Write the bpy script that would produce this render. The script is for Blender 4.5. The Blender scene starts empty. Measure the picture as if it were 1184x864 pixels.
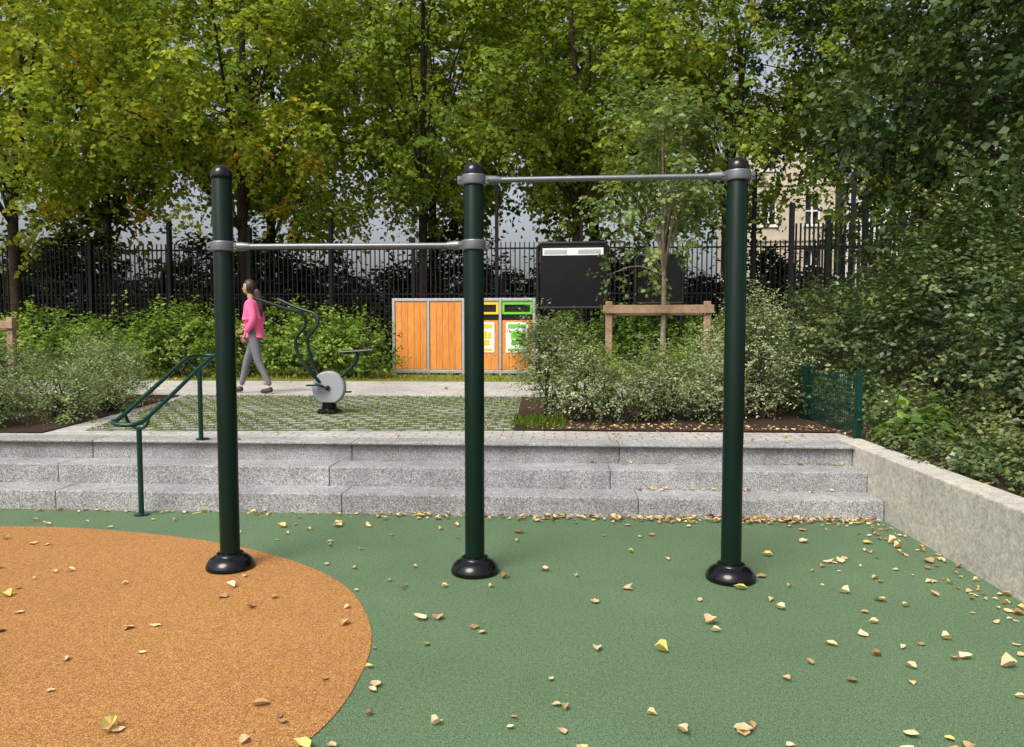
import bpy, bmesh, math, random
import numpy as np
from mathutils import Vector, Matrix, Euler
random.seed(7)
R = np.random.default_rng(11)
sc = bpy.context.scene
sc.view_settings.view_transform = 'Standard'
sc.view_settings.look = 'None'
sc.view_settings.exposure = 0
COL = sc.collection
YAW = math.radians(3.35)

def site(X, Y):
    "survey coordinates taken along the view axis -> site axes (x along the steps)"
    return (X*math.cos(YAW)-Y*math.sin(YAW), X*math.sin(YAW)+Y*math.cos(YAW))

# ------------------------------------------------------------------ materials
def newmat(name):
    m = bpy.data.materials.new(name); m.use_nodes = True
    nt = m.node_tree
    return m, nt, nt.nodes, nt.links, nt.nodes['Principled BSDF']

def ramp(nt, stops, fac=None):
    r = nt.nodes.new('ShaderNodeValToRGB')
    el = r.color_ramp.elements
    while len(el) < len(stops): el.new(0.5)
    for e, (p, c) in zip(el, stops):
        e.position = p; e.color = (*c, 1)
    if fac is not None: nt.links.new(fac, r.inputs[0])
    return r

def noise(nt, scale, detail=3, rough=0.6, vec=None):
    n = nt.nodes.new('ShaderNodeTexNoise')
    n.inputs['Scale'].default_value = scale
    n.inputs['Detail'].default_value = detail
    n.inputs['Roughness'].default_value = rough
    if vec is not None: nt.links.new(vec, n.inputs['Vector'])
    return n

def objco(nt):
    return nt.nodes.new('ShaderNodeTexCoord').outputs['Object']

def mixc(nt, a, b, fac, mode='MIX'):
    m = nt.nodes.new('ShaderNodeMix'); m.data_type = 'RGBA'; m.blend_type = mode
    for sock, v in ((m.inputs[6], a), (m.inputs[7], b), (m.inputs[0], fac)):
        if isinstance(v, (int, float)): sock.default_value = v
        elif isinstance(v, tuple): sock.default_value = (*v, 1)
        else: nt.links.new(v, sock)
    return m.outputs[2]

def bump(nt, h, strength, dist, bsdf):
    b = nt.nodes.new('ShaderNodeBump'); b.inputs['Strength'].default_value = strength
    b.inputs['Distance'].default_value = dist
    nt.links.new(h, b.inputs['Height']); nt.links.new(b.outputs[0], bsdf.inputs['Normal'])

def plain(name, c, rough=0.5, metal=0.0, var=0.15, scale=6.0, spec=0.5, bmp=0.0):
    m, nt, N, L, B = newmat(name)
    v = objco(nt)
    n = noise(nt, scale, 4, 0.6, v)
    r = ramp(nt, [(0.3, tuple(x*(1-var) for x in c)), (0.7, tuple(min(1, x*(1+var)) for x in c))], n.outputs[0])
    L.new(r.outputs[0], B.inputs['Base Color'])
    B.inputs['Roughness'].default_value = rough; B.inputs['Metallic'].default_value = metal
    B.inputs['Specular IOR Level'].default_value = spec
    if bmp: bump(nt, n.outputs[0], bmp, 0.01, B)
    return m

def speckle(name, dark, mid, light, s1=160, s2=1.1, rough=0.9, bs=0.5, bd=0.004, stain=0.25, island=False):
    m, nt, N, L, B = newmat(name)
    v = objco(nt)
    n1 = noise(nt, s1, 2, 0.7, v)
    r1 = ramp(nt, [(0.33, dark), (0.5, mid), (0.68, light)], n1.outputs[0])
    n1b = noise(nt, s1*0.3, 2, 0.7, v)
    r1b = ramp(nt, [(0.35, (0.78,)*3), (0.65, (1.18,)*3)], n1b.outputs[0])
    c0 = mixc(nt, r1.outputs[0], r1b.outputs[0], 0.8, 'MULTIPLY')
    n2 = noise(nt, s2, 6, 0.7, v)
    r2 = ramp(nt, [(0.3, (1-stain,)*3), (0.7, (1.0+stain*0.4,)*3)], n2.outputs[0])
    c = mixc(nt, c0, r2.outputs[0], 1.0, 'MULTIPLY')
    if island:
        g = N.new('ShaderNodeNewGeometry')
        r3 = ramp(nt, [(0, (0.88,)*3), (1, (1.08,)*3)], g.outputs['Random Per Island'])
        c = mixc(nt, c, r3.outputs[0], 1.0, 'MULTIPLY')
    L.new(c, B.inputs['Base Color'])
    B.inputs['Roughness'].default_value = rough
    B.inputs['Specular IOR Level'].default_value = 0.25
    bump(nt, n1.outputs[0], bs, bd, B)
    return m

def leafmat(name, stops, trans=0.35, rough=0.45, spec=0.35, tint=(1.25, 1.2, 0.5), simple=False):
    m, nt, N, L, B = newmat(name)
    a = N.new('ShaderNodeAttribute'); a.attribute_name = 'rnd'
    r = ramp(nt, stops, a.outputs['Fac'])
    if simple:
        N.remove(B); B = N.new('ShaderNodeBsdfDiffuse'); L.new(r.outputs[0], B.inputs['Color'])
    else:
        L.new(r.outputs[0], B.inputs['Base Color'])
        B.inputs['Roughness'].default_value = rough
        B.inputs['Specular IOR Level'].default_value = spec
    t = N.new('ShaderNodeBsdfTranslucent')
    tc = mixc(nt, r.outputs[0], tint, 1.0, 'MULTIPLY')
    L.new(tc, t.inputs['Color'])
    mx = N.new('ShaderNodeMixShader'); mx.inputs[0].default_value = trans
    L.new(B.outputs[0], mx.inputs[1]); L.new(t.outputs[0], mx.inputs[2])
    L.new(mx.outputs[0], N['Material Output'].inputs['Surface'])
    return m

M = {}
M['rubber_g'] = speckle('green_rubber_granules', (0.032,0.057,0.026), (0.096,0.158,0.083), (0.19,0.28,0.155), 170, 0.7, 0.92, 0.7, 0.004, 0.16)
M['rubber_o'] = speckle('orange_rubber_granules', (0.13,0.054,0.016), (0.36,0.168,0.050), (0.56,0.31,0.115), 170, 0.7, 0.92, 0.7, 0.004, 0.14)
M['step'] = speckle('speckled_granite_concrete', (0.10,0.10,0.10), (0.30,0.30,0.30), (0.53,0.53,0.53), 110, 1.8, 0.85, 0.3, 0.003, 0.38, True)
M['wallc'] = speckle('cast_concrete', (0.36,0.34,0.29), (0.48,0.45,0.39), (0.56,0.53,0.46), 60, 1.2, 0.9, 0.25, 0.003, 0.25)
M['earth'] = speckle('earth', (0.03,0.022,0.014), (0.07,0.05,0.032), (0.12,0.09,0.06), 40, 0.6, 0.95, 0.8, 0.02, 0.3)
M['mulch'] = speckle('bark_mulch', (0.012,0.008,0.006), (0.055,0.03,0.02), (0.13,0.08,0.05), 55, 1.0, 0.95, 1.0, 0.03, 0.3)
M['lawn'] = speckle('lawn', (0.06,0.08,0.015), (0.16,0.18,0.03), (0.34,0.30,0.07), 40, 1.2, 0.95, 0.8, 0.02, 0.3)
M['dgreen'] = plain('dark_green_powder_coat', (0.003,0.013,0.008), 0.30, 0, 0.1, 3, 0.20)
M['black'] = plain('black_gloss', (0.003,0.003,0.004), 0.14, 0, 0.2, 5, 0.38)
M['panel'] = plain('black_display_panel', (0.006,0.006,0.007), 0.18, 0, 0.2, 5, 0.3)
M['blackm'] = plain('black_metal', (0.008,0.008,0.009), 0.55, 0, 0.2, 5, 0.25)
M['galv'] = plain('galvanised_steel', (0.45,0.46,0.47), 0.42, 0.6, 0.12, 25)
M['bar'] = plain('painted_grey_bar', (0.16,0.17,0.18), 0.38, 0.5, 0.12, 25)
M['rail'] = plain('green_rail_paint', (0.006,0.036,0.026), 0.28, 0, 0.1, 5, 0.35)
M['tubed'] = plain('dark_machine_tube', (0.006,0.018,0.016), 0.3, 0, 0.1, 5, 0.35)
M['grey'] = plain('light_grey_plastic', (0.27,0.29,0.31), 0.45, 0, 0.06, 5)
M['stake'] = plain('weathered_stake_wood', (0.32,0.21,0.13), 0.85, 0, 0.25, 12)
M['bark'] = plain('bark', (0.045,0.036,0.028), 0.95, 0, 0.4, 9, 0.1, 0.8)
M['barky'] = plain('young_bark', (0.26,0.21,0.15), 0.95, 0, 0.3, 14, 0.1, 0.5)
M['white'] = plain('white_sheet', (0.75,0.75,0.73), 0.6, 0, 0.03)
M['yellow'] = plain('yellow_plate', (0.80,0.52,0.01), 0.5, 0, 0.04)
M['lime'] = plain('lime_plate', (0.14,0.52,0.03), 0.5, 0, 0.04)
M['limestone'] = plain('rendered_stone', (0.52,0.45,0.34), 0.9, 0, 0.10, 2)
M['whiter'] = plain('white_render', (0.66,0.64,0.60), 0.9, 0, 0.08, 2)
M['roof'] = plain('zinc_roof', (0.16,0.17,0.18), 0.5, 0.3, 0.1, 2)
M['glass'] = plain('window_glass', (0.03,0.035,0.04), 0.08, 0, 0.2, 2, 0.8)

def woodmat():
    m, nt, N, L, B = newmat('orange_larch_boards')
    v = objco(nt)
    mp = N.new('ShaderNodeMapping'); mp.inputs['Scale'].default_value = (9, 9, 0.8); L.new(v, mp.inputs[0])
    n = noise(nt, 4, 5, 0.6, mp.outputs[0])
    r = ramp(nt, [(0.3, (0.50,0.17,0.028)), (0.6, (0.72,0.28,0.05)), (0.8, (0.78,0.34,0.075))], n.outputs[0])
    g = N.new('ShaderNodeNewGeometry')
    r3 = ramp(nt, [(0, (0.88,0.84,0.80)), (1, (1.06,1.06,1.06))], g.outputs['Random Per Island'])
    c = mixc(nt, r.outputs[0], r3.outputs[0], 1.0, 'MULTIPLY')
    L.new(c, B.inputs['Base Color']); B.inputs['Roughness'].default_value = 0.6
    return m
M['wood'] = woodmat()

def pavemat(name, bw, bh, mortar, c1, c2, cm, squash=1.0, rot=0.0, wob=0.02):
    m, nt, N, L, B = newmat(name)
    v = objco(nt)
    nz = noise(nt, 9, 2, 0.5, v)
    vm = N.new('ShaderNodeMix'); vm.data_type = 'VECTOR'; vm.inputs[0].default_value = wob
    L.new(v, vm.inputs[4]); L.new(nz.outputs['Color'], vm.inputs[5])
    mp = N.new('ShaderNodeMapping'); L.new(vm.outputs[1], mp.inputs[0]); mp.inputs['Rotation'].default_value = (0,0,rot)
    b = N.new('ShaderNodeTexBrick')
    L.new(mp.outputs[0], b.inputs['Vector'])
    b.inputs['Scale'].default_value = 1.0
    b.inputs['Brick Width'].default_value = bw; b.inputs['Row Height'].default_value = bh
    b.inputs['Mortar Size'].default_value = mortar; b.inputs['Mortar Smooth'].default_value = 0.3
    b.inputs['Color1'].default_value = (*c1, 1); b.inputs['Color2'].default_value = (*c2, 1)
    b.inputs['Mortar'].default_value = (*cm, 1)
    n = noise(nt, 50, 4, 0.7, v)
    r = ramp(nt, [(0.3, (0.65,)*3), (0.7, (1.2,)*3)], n.outputs[0])
    n2 = noise(nt, 1.3, 4, 0.7, v)
    r2 = ramp(nt, [(0.3, (0.72,)*3), (0.7, (1.1,)*3)], n2.outputs[0])
    c = mixc(nt, b.outputs[0], r.outputs[0], 1.0, 'MULTIPLY')
    c = mixc(nt, c, r2.outputs[0], 1.0, 'MULTIPLY')
    L.new(c, B.inputs['Base Color']); B.inputs['Roughness'].default_value = 0.9
    bump(nt, n.outputs[0], 0.4, 0.006, B)
    return m
M['pave'] = pavemat('pale_paving', 0.20, 0.12, 0.008, (0.42,0.40,0.37), (0.50,0.48,0.44), (0.20,0.18,0.15))
M['pathp'] = pavemat('path_paving', 0.30, 0.20, 0.008, (0.44,0.41,0.38), (0.52,0.49,0.45), (0.28,0.25,0.21))
M['gpave'] = pavemat('grass_joint_pavers', 0.24, 0.17, 0.042, (0.27,0.265,0.245), (0.40,0.385,0.355), (0.085,0.115,0.028), wob=0.05)

# foliage
M['lime_l'] = leafmat('linden_leaves', [(0,(0.07,0.125,0.020)),(0.35,(0.175,0.25,0.034)),(0.72,(0.34,0.385,0.048)),(0.95,(0.50,0.46,0.06)),(1,(0.55,0.33,0.04))], 0.42, simple=True)
M['lime_m'] = leafmat('linden_leaves_green', [(0,(0.06,0.12,0.022)),(0.4,(0.155,0.24,0.040)),(0.8,(0.30,0.375,0.060)),(1,(0.44,0.46,0.08))], 0.42, simple=True)
M['dark_l'] = leafmat('dark_tree_leaves', [(0,(0.015,0.034,0.010)),(0.5,(0.040,0.076,0.020)),(1,(0.11,0.16,0.04))], 0.3)
M['far_l'] = leafmat('far_leaves', [(0,(0.05,0.09,0.016)),(0.6,(0.14,0.195,0.032)),(1,(0.30,0.34,0.055))], 0.3, simple=True)
M['hedge_far'] = leafmat('far_hedge_leaves', [(0,(0.012,0.022,0.007)),(0.6,(0.04,0.055,0.016)),(1,(0.13,0.14,0.04))], 0.2, simple=True)
M['young_l'] = leafmat('young_tree_leaves', [(0,(0.07,0.12,0.035)),(0.5,(0.16,0.235,0.07)),(1,(0.32,0.39,0.13))], 0.4)
M['varieg'] = leafmat('variegated_leaves', [(0,(0.09,0.125,0.05)),(0.4,(0.21,0.26,0.115)),(0.75,(0.38,0.42,0.22)),(1,(0.58,0.59,0.38))], 0.25, tint=(1.1,1.1,0.7))
M['varieg_g'] = leafmat('greener_variegated_leaves', [(0,(0.07,0.115,0.035)),(0.4,(0.16,0.225,0.08)),(0.75,(0.30,0.37,0.15)),(1,(0.50,0.54,0.28))], 0.25, tint=(1.1,1.1,0.7))
M['hedge'] = leafmat('bright_shrub_leaves', [(0,(0.06,0.12,0.018)),(0.5,(0.17,0.28,0.042)),(1,(0.34,0.45,0.085))], 0.4)
M['shrubd'] = leafmat('dark_shrub_leaves', [(0,(0.025,0.05,0.017)),(0.5,(0.06,0.105,0.035)),(0.9,(0.13,0.18,0.065)),(1,(0.25,0.26,0.08))], 0.25, 0.32, 0.5)
M['grassb'] = leafmat('grass_blades', [(0,(0.05,0.095,0.012)),(0.6,(0.13,0.19,0.028)),(1,(0.30,0.29,0.06))], 0.3, simple=True)
M['litter'] = leafmat('dry_leaves', [(0,(0.24,0.13,0.05)),(0.3,(0.50,0.34,0.17)),(0.7,(0.70,0.55,0.34)),(0.92,(0.68,0.50,0.18)),(1,(0.45,0.42,0.10))], 0.12, 0.6, 0.3, (1.1,1.0,0.7))

# ------------------------------------------------------------------ mesh helpers
def empty(name, loc=(0,0,0), rz=0):
    e = bpy.data.objects.new(name, None); COL.objects.link(e)
    e.location = loc; e.rotation_euler = (0,0,rz); e.empty_display_size = 0.2
    return e

def fin(bm, name, mat, parent=None, smooth=False, bevel=0, angle=40):
    me = bpy.data.meshes.new(name)
    bmesh.ops.recalc_face_normals(bm, faces=bm.faces)
    bm.to_mesh(me); bm.free()
    mats = mat if isinstance(mat, (list, tuple)) else [mat]
    for m in mats: me.materials.append(m)
    o = bpy.data.objects.new(name, me); COL.objects.link(o)
    if parent: o.parent = parent
    if smooth:
        for p in me.polygons: p.use_smooth = True
        me.set_sharp_from_angle(angle=math.radians(angle))
    if bevel:
        b = o.modifiers.new('bevel', 'BEVEL'); b.width = bevel; b.segments = 2; b.limit_method = 'ANGLE'
    return o

def box(bm, x0, x1, y0, y1, z0, z1, mi=0, rot=None, piv=None):
    vs = [bm.verts.new((x,y,z)) for z in (z0,z1) for y in (y0,y1) for x in (x0,x1)]
    if rot is not None:
        p = Vector(piv) if piv else Vector(((x0+x1)/2,(y0+y1)/2,(z0+z1)/2))
        for v in vs: v.co = p + rot @ (v.co-p)
    for f in ((0,2,3,1),(4,5,7,6),(0,1,5,4),(2,6,7,3),(0,4,6,2),(1,3,7,5)):
        fc = bm.faces.new([vs[i] for i in f]); fc.material_index = mi
    return vs

def cr(pts, n=8, closed=False):
    P = [Vector(p) for p in pts]; out = []
    m = len(P)
    rng = range(m) if closed else range(m-1)
    for i in rng:
        if closed: a,b,c,d = P[(i-1)%m],P[i],P[(i+1)%m],P[(i+2)%m]
        else: a,b,c,d = P[max(i-1,0)],P[i],P[i+1],P[min(i+2,m-1)]
        for k in range(n):
            t = k/n
            out.append(0.5*((2*b)+(c-a)*t+(2*a-5*b+4*c-d)*t*t+(3*b-a-3*c+d)*t**3))
    if not closed: out.append(P[-1])
    return out

def tube(bm, pts, r, seg=10, closed=False, cap=True, mi=0):
    pts = [Vector(p) for p in pts]; n = len(pts)
    rs = r if isinstance(r, (list, tuple)) else [r]*n
    rings = []; up = None
    for i, p in enumerate(pts):
        if closed: t = (pts[(i+1)%n]-pts[(i-1)%n])
        else: t = pts[min(i+1,n-1)]-pts[max(i-1,0)]
        t.normalize()
        if up is None:
            up = Vector((0,0,1)) if abs(t.z) < 0.9 else Vector((1,0,0))
        s = t.cross(up).normalized(); up = s.cross(t).normalized()
        rings.append([bm.verts.new(p+rs[i]*(math.cos(2*math.pi*k/seg)*s+math.sin(2*math.pi*k/seg)*up)) for k in range(seg)])
    for i in range(n if closed else n-1):
        a, b = rings[i], rings[(i+1)%n]
        for k in range(seg):
            f = bm.faces.new((a[k],a[(k+1)%seg],b[(k+1)%seg],b[k])); f.material_index = mi
    if cap and not closed:
        bm.faces.new(rings[0][::-1]).material_index = mi; bm.faces.new(rings[-1]).material_index = mi

def lathe(bm, prof, seg=32, c=(0,0,0), mi=0):
    rings = []
    for r, z in prof:
        if r < 1e-5: rings.append([bm.verts.new((c[0],c[1],c[2]+z))])
        else: rings.append([bm.verts.new((c[0]+r*math.cos(2*math.pi*k/seg), c[1]+r*math.sin(2*math.pi*k/seg), c[2]+z)) for k in range(seg)])
    for a, b in zip(rings[:-1], rings[1:]):
        for k in range(seg):
            k2 = (k+1)%seg
            if len(a)==1 and len(b)==1: continue
            if len(a)==1: f = bm.faces.new((a[0], b[k2], b[k]))
            elif len(b)==1: f = bm.faces.new((a[k],a[k2],b[0]))
            else: f = bm.faces.new((a[k],a[k2],b[k2],b[k]))
            f.material_index = mi

def poly_sheet(name, pts, z, mat):
    bm = bmesh.new()
    bm.faces.new([bm.verts.new((x,y,z)) for x,y in pts])
    bmesh.ops.triangulate(bm, faces=bm.faces)
    return fin(bm, name, mat)

# ------------------------------------------------------------------ foliage
def norm(a):
    return a/np.maximum(np.linalg.norm(a, axis=-1, keepdims=True), 1e-6)

def leaf_object(name, P, D, Nn, ln, wd, rnd, mat, parent=None, fold=0.12):
    n = len(P); D = norm(D); S = norm(np.cross(Nn, D)); Nn = np.cross(D, S)
    ln = np.asarray(ln).reshape(-1,1)*np.ones((n,1)); wd = np.asarray(wd).reshape(-1,1)*np.ones((n,1))
    V = np.empty((n,4,3))
    V[:,0] = P
    V[:,1] = P+D*ln*0.42+S*wd*0.5+Nn*wd*fold
    V[:,2] = P+D*ln-Nn*ln*0.10
    V[:,3] = P+D*ln*0.42-S*wd*0.5+Nn*wd*fold
    me = bpy.data.meshes.new(name)
    me.vertices.add(n*4); me.vertices.foreach_set('co', V.reshape(-1).astype(np.float32))
    me.loops.add(n*4); me.loops.foreach_set('vertex_index', np.arange(n*4, dtype=np.int32))
    me.polygons.add(n); me.polygons.foreach_set('loop_start', np.arange(0, n*4, 4, dtype=np.int32))
    me.polygons.foreach_set('loop_total', np.full(n, 4, dtype=np.int32))
    me.update(calc_edges=True)
    at = me.attributes.new('rnd', 'FLOAT', 'FACE'); at.data.foreach_set('value', np.clip(rnd,0,1).astype(np.float32))
    me.materials.append(mat)
    o = bpy.data.objects.new(name, me); COL.objects.link(o)
    if parent: o.parent = parent
    return o

def sph(n):
    return norm(R.normal(size=(n,3)))

def shoots(C, O, tone, per, k, L, leaf, spread=0.45, droop=0.25, up=0.1, outw=0.8, face=0.5):
    """C clump centres, O outward dirs. leafy shoots from each clump"""
    n = len(C)*per
    c = np.repeat(C, per, 0); o = np.repeat(O, per, 0); tn = np.repeat(tone, per)
    st = c + sph(n)*R.random((n,1))*spread
    d = norm(sph(n)+o*outw+np.array([0,0,up]))
    Ls = L*R.uniform(0.6,1.25,(n,1))
    s = (np.arange(k)+0.5)/k
    s = np.tile(s, n)[:,None]
    st = np.repeat(st,k,0); d = np.repeat(d,k,0); Ls = np.repeat(Ls,k,0); tn = np.repeat(tn,k); ok = np.repeat(o,k,0)
    N = n*k
    pos = st+d*Ls*s; pos[:,2] -= (droop*Ls*s**2)[:,0]
    side = norm(np.cross(d, np.array([0,0,1.0]))); side *= np.tile(np.where(np.arange(k)%2==0,1,-1), n)[:,None]
    D = norm(side+d*0.5+R.normal(size=(N,3))*0.35+np.array([0,0,-0.35]))
    Nn = norm(np.array([0,0,0.75])+R.normal(size=(N,3))*0.45+ok*face)
    pos += R.normal(size=(N,3))*leaf*0.25
    ln = leaf*R.uniform(0.65,1.25,N)
    rnd = tn + R.normal(size=N)*0.13
    return pos, D, Nn, ln, rnd

def tree(name, x, y, z0, H, cr_, cz0, nclump, per, k, leaf, mat, L=0.7, trunk_r=0.18, barkm=None, tone0=0.45, sy=1.0, lumps=0.22, nl=10, spread=0.45, tvar=0.16, limb0=0.6, sub=2, lr=0.38, wob=1.0, gap=-0.45):
    e = empty(name, (0,0,0))
    barkm = barkm or M['bark']
    cz = (cz0+H)/2; rz = (H-cz0)/2
    o = sph(nclump)
    ph = R.uniform(0, 6.28, 6)
    lump = 1+lumps*(np.sin(3*np.arctan2(o[:,1],o[:,0])+ph[0])*0.6+np.sin(5*o[:,2]+ph[1]+2*o[:,0])+0.5*np.sin(9*o[:,0]+ph[2])*np.cos(8*o[:,1]+ph[3]))
    rad = (R.uniform(0.25,1,nclump)**0.5)*lump
    C = np.stack([x+o[:,0]*cr_*rad, y+o[:,1]*cr_*sy*rad, cz+o[:,2]*rz*rad], 1)
    C[:,2] = np.maximum(C[:,2], cz0-0.3)
    q = 1.0 if cr_ > 2 else 3.2
    g = np.sin(q*C[:,0]*1.7+ph[4])*np.sin(q*C[:,1]*1.5+ph[5])*np.sin(q*C[:,2]*2.1+ph[0])
    kk = g > gap
    C, o = C[kk], o[kk]
    tone = tone0+R.normal(size=len(C))*tvar
    P,D,Nn,ln,rnd = shoots(C, o, tone, per, k, L, leaf, spread=spread)
    leaf_object('foliage', P,D,Nn,ln,ln*0.78,rnd,mat,e)
    bm = bmesh.new()
    top = cz+rz*0.5
    pts = [(x,y,z0-0.1),(x+0.03*wob,y,z0+0.4),(x+R.normal()*0.08*wob,y+R.normal()*0.05*wob,z0+(top-z0)*0.4),(x+R.normal()*0.2*wob,y,z0+(top-z0)*0.7),(x+R.normal()*0.3*wob,y,top)]
    pl = cr(pts, 6); n = len(pl)
    tube(bm, pl, [trunk_r*(1.25-0.25*min(1,i/4))*(1-0.8*(i/n)) for i in range(n)], 12)
    idx = R.choice(len(C), min(nl,len(C)), replace=False)
    for i in idx:
        c = Vector(C[i]); zz = z0+(cz0-z0)*0.8+(c.z-cz0)*0.35
        zz = max(z0+(cz0-z0)*limb0, min(zz, top-0.3)); f = (zz-z0)/(top-z0)
        a = min(pl, key=lambda q_: abs(q_.z-zz)).copy()
        mid = a.lerp(c, 0.5)+Vector((R.normal()*0.15*wob,R.normal()*0.15*wob,0.15*(c-a).length))
        lp = cr([a,mid,c],5); m=len(lp); r0 = trunk_r*(1-0.8*f)*lr
        tube(bm, lp, [r0*(1-0.85*j/m) for j in range(m)], 7)
        for qq in range(sub):
            j = C[R.integers(len(C))]
            if (Vector(j)-c).length < cr_*0.7:
                s0 = lp[m//2]; jj = Vector(j)
                l2 = cr([s0, s0.lerp(jj,0.5)+Vector((0,0,0.12*wob)), jj],4); mm=len(l2)
                tube(bm, l2, [r0*0.45*(1-0.8*t/mm) for t in range(mm)], 5)
    fin(bm, 'trunk_and_limbs', barkm, e, True)
    return e

def shrub(name, blobs, dens, leaf, mat, tone0=0.5, zg=0.48, L=0.22, stems=True, k=8, wr=0.5, tvar=0.14, stemm=None, upb=0.5):
    """blobs: list of (x,y,rx,ry,h)"""
    e = empty(name)
    Cs=[];Os=[];Ts=[]
    bm = bmesh.new()
    for (x,y,rx,ry,h) in blobs:
        n = int(dens*rx*ry*h*10)+20
        o = sph(n); o[:,2] = np.abs(o[:,2])*1.0
        lo = R.random(n) < 0.35
        o[lo,2] *= -0.6
        ph = R.uniform(0,6.28,3)
        lump = 1+0.18*np.sin(5*np.arctan2(o[:,1],o[:,0])+ph[0])+0.17*np.sin(7*o[:,2]+ph[1]+3*o[:,0])
        rad = R.uniform(0.3,1,n)**0.4*lump
        c = np.stack([x+o[:,0]*rx*rad, y+o[:,1]*ry*rad, zg+h*0.42+o[:,2]*h*0.56*rad],1)
        c[:,2] = np.maximum(c[:,2], zg+0.03)
        Cs.append(c);Os.append(o);Ts.append(tone0+R.normal()*0.08+R.normal(size=n)*tvar)
        if stems:
            for i in R.choice(n, min(n,16), replace=False):
                p = Vector(c[i]); b = Vector((x+R.normal()*0.06,y+R.normal()*0.06,zg-0.02))
                tube(bm, cr([b,b.lerp(p,0.5)+Vector((R.normal()*0.04,R.normal()*0.04,0.06)),p],3), [0.012,0.011,0.009,0.008,0.006,0.005,0.004], 5)
    C=np.concatenate(Cs);O=np.concatenate(Os);T=np.concatenate(Ts)
    P,D,Nn,ln,rnd = shoots(C,O,T,3,k,L,leaf,spread=L*0.6,droop=0.1,up=upb,outw=0.7)
    P[:,2] = np.maximum(P[:,2], zg+0.01)
    leaf_object('foliage',P,D,Nn,ln,ln*wr,rnd,mat,e)
    if stems: fin(bm,'stems',stemm or M['bark'],e,True)
    else: bm.free()
    return e

def grass(name, xs, ys, z, n, h, mat, tone=0.5, gate=None):
    x = R.uniform(*xs, n); y = R.uniform(*ys, n)
    if gate is not None:
        kk = gate(x,y); x,y = x[kk],y[kk]; n=len(x)
    P = np.stack([x,y,np.full(n,z)],1)
    D = norm(np.array([0,0,1.0])+R.normal(size=(n,3))*0.45); D[:,2]=np.abs(D[:,2])
    Nn = sph(n)
    ln = h*R.uniform(0.4,1.3,n)
    return leaf_object(name,P,D,Nn,ln,ln*0.16+0.002,tone+R.normal(size=n)*0.2,mat)

PZ = 0.48
# ------------------------------------------------------------------ ground
bm = bmesh.new()
for (x0,x1,y0,y1,z) in ((-300,2.6,-300,6.0,-0.012),(-300,300,6.55,400,0.465),(2.7,300,-300,6.55,0.44)):
    bm.faces.new([bm.verts.new(p) for p in ((x0,y0,z),(x1,y0,z),(x1,y1,z),(x0,y1,z))])
fin(bm,'ground',M['earth'])
poly_sheet('green_rubber_surface', [(-16,-8),(2.56,-8),(2.56,5.96),(-16,5.96)], 0.0, M['rubber_g'])
op = [(-4.25,5.39),(-3.29,5.33),(-2.2,4.99),(-1.38,4.42),(-0.97,3.77),(-0.84,3.14),(-0.94,2.5),(-1.5,1.7),(-2.6,1.1),(-4.2,1.1),(-6,1.8),(-6.9,3.2),(-6.3,4.7),(-5.3,5.25)]
poly_sheet('orange_rubber_surface', [(p.x,p.y) for p in cr([(a,b,0) for a,b in op],10,True)], 0.004, M['rubber_o'])

# steps
e = empty('concrete_steps')
for i in range(3):
    bm = bmesh.new()
    y0 = 5.94+0.33*i; y1 = 5.94+0.33*(i+1) if i<2 else 6.60+0.30
    x = 2.556
    rr = random.Random(i)
    while x > -15:
        w = 2.4+rr.uniform(-0.02,0.02)
        if x > 2.5: w = [1.9,2.1,2.0][i]
        zt = 0.16*(i+1)+rr.uniform(-0.001,0.001)+(0.004 if i==2 else 0)
        box(bm, x-w+0.004, x, y0+rr.uniform(-0.002,0.002), y1-0.003, -0.02+0.0*i, zt)
        x -= w
    fin(bm, 'step_%d'%(i+1), M['step'], e, False, 0.010)

# plaza surfaces
poly_sheet('plaza_paving', [(-15,6.9),(2.76,6.9),(2.76,7.5),(-0.4,7.5),(-0.4,11.2),(-15,11.2)], PZ, M['pave'])
poly_sheet('grass_joint_paving', [(-4.7,7.2),(-0.42,7.45),(-0.5,11.1),(-5.6,11.1)], PZ+0.004, M['gpave'])
poly_sheet('path', [(-30,11.2),(2.76,11.2),(16,11.2),(16,14.3),(-30,14.3)], PZ+0.002, M['pathp'])
poly_sheet('lawn', [(-30,14.3),(16,14.3),(16,18.9),(-30,18.9)], PZ-0.002, M['lawn'])
poly_sheet('planting_bed', [(-0.42,7.45),(2.74,7.45),(2.74,11.1),(-0.5,11.1)], PZ+0.012, M['mulch'])
poly_sheet('planting_bed', [(-15,7.0),(-5.0,7.0),(-5.3,9),(-5.7,11.1),(-15,11.1)], PZ+0.012, M['mulch'])
poly_sheet('planting_bed', [(2.79,-8),(16,-8),(16,11.1),(2.79,11.1)], 0.455, M['mulch'])

# retaining wall
bm = bmesh.new()
ys = [-8,-4.6,-1.2,2.2,6.98]
for a,b in zip(ys[:-1],ys[1:]): box(bm,2.56,2.78,a+0.004,b-0.002,-0.1,0.50)
fin(bm,'concrete_retaining_wall',M['wallc'],None,False,0.012)

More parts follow.
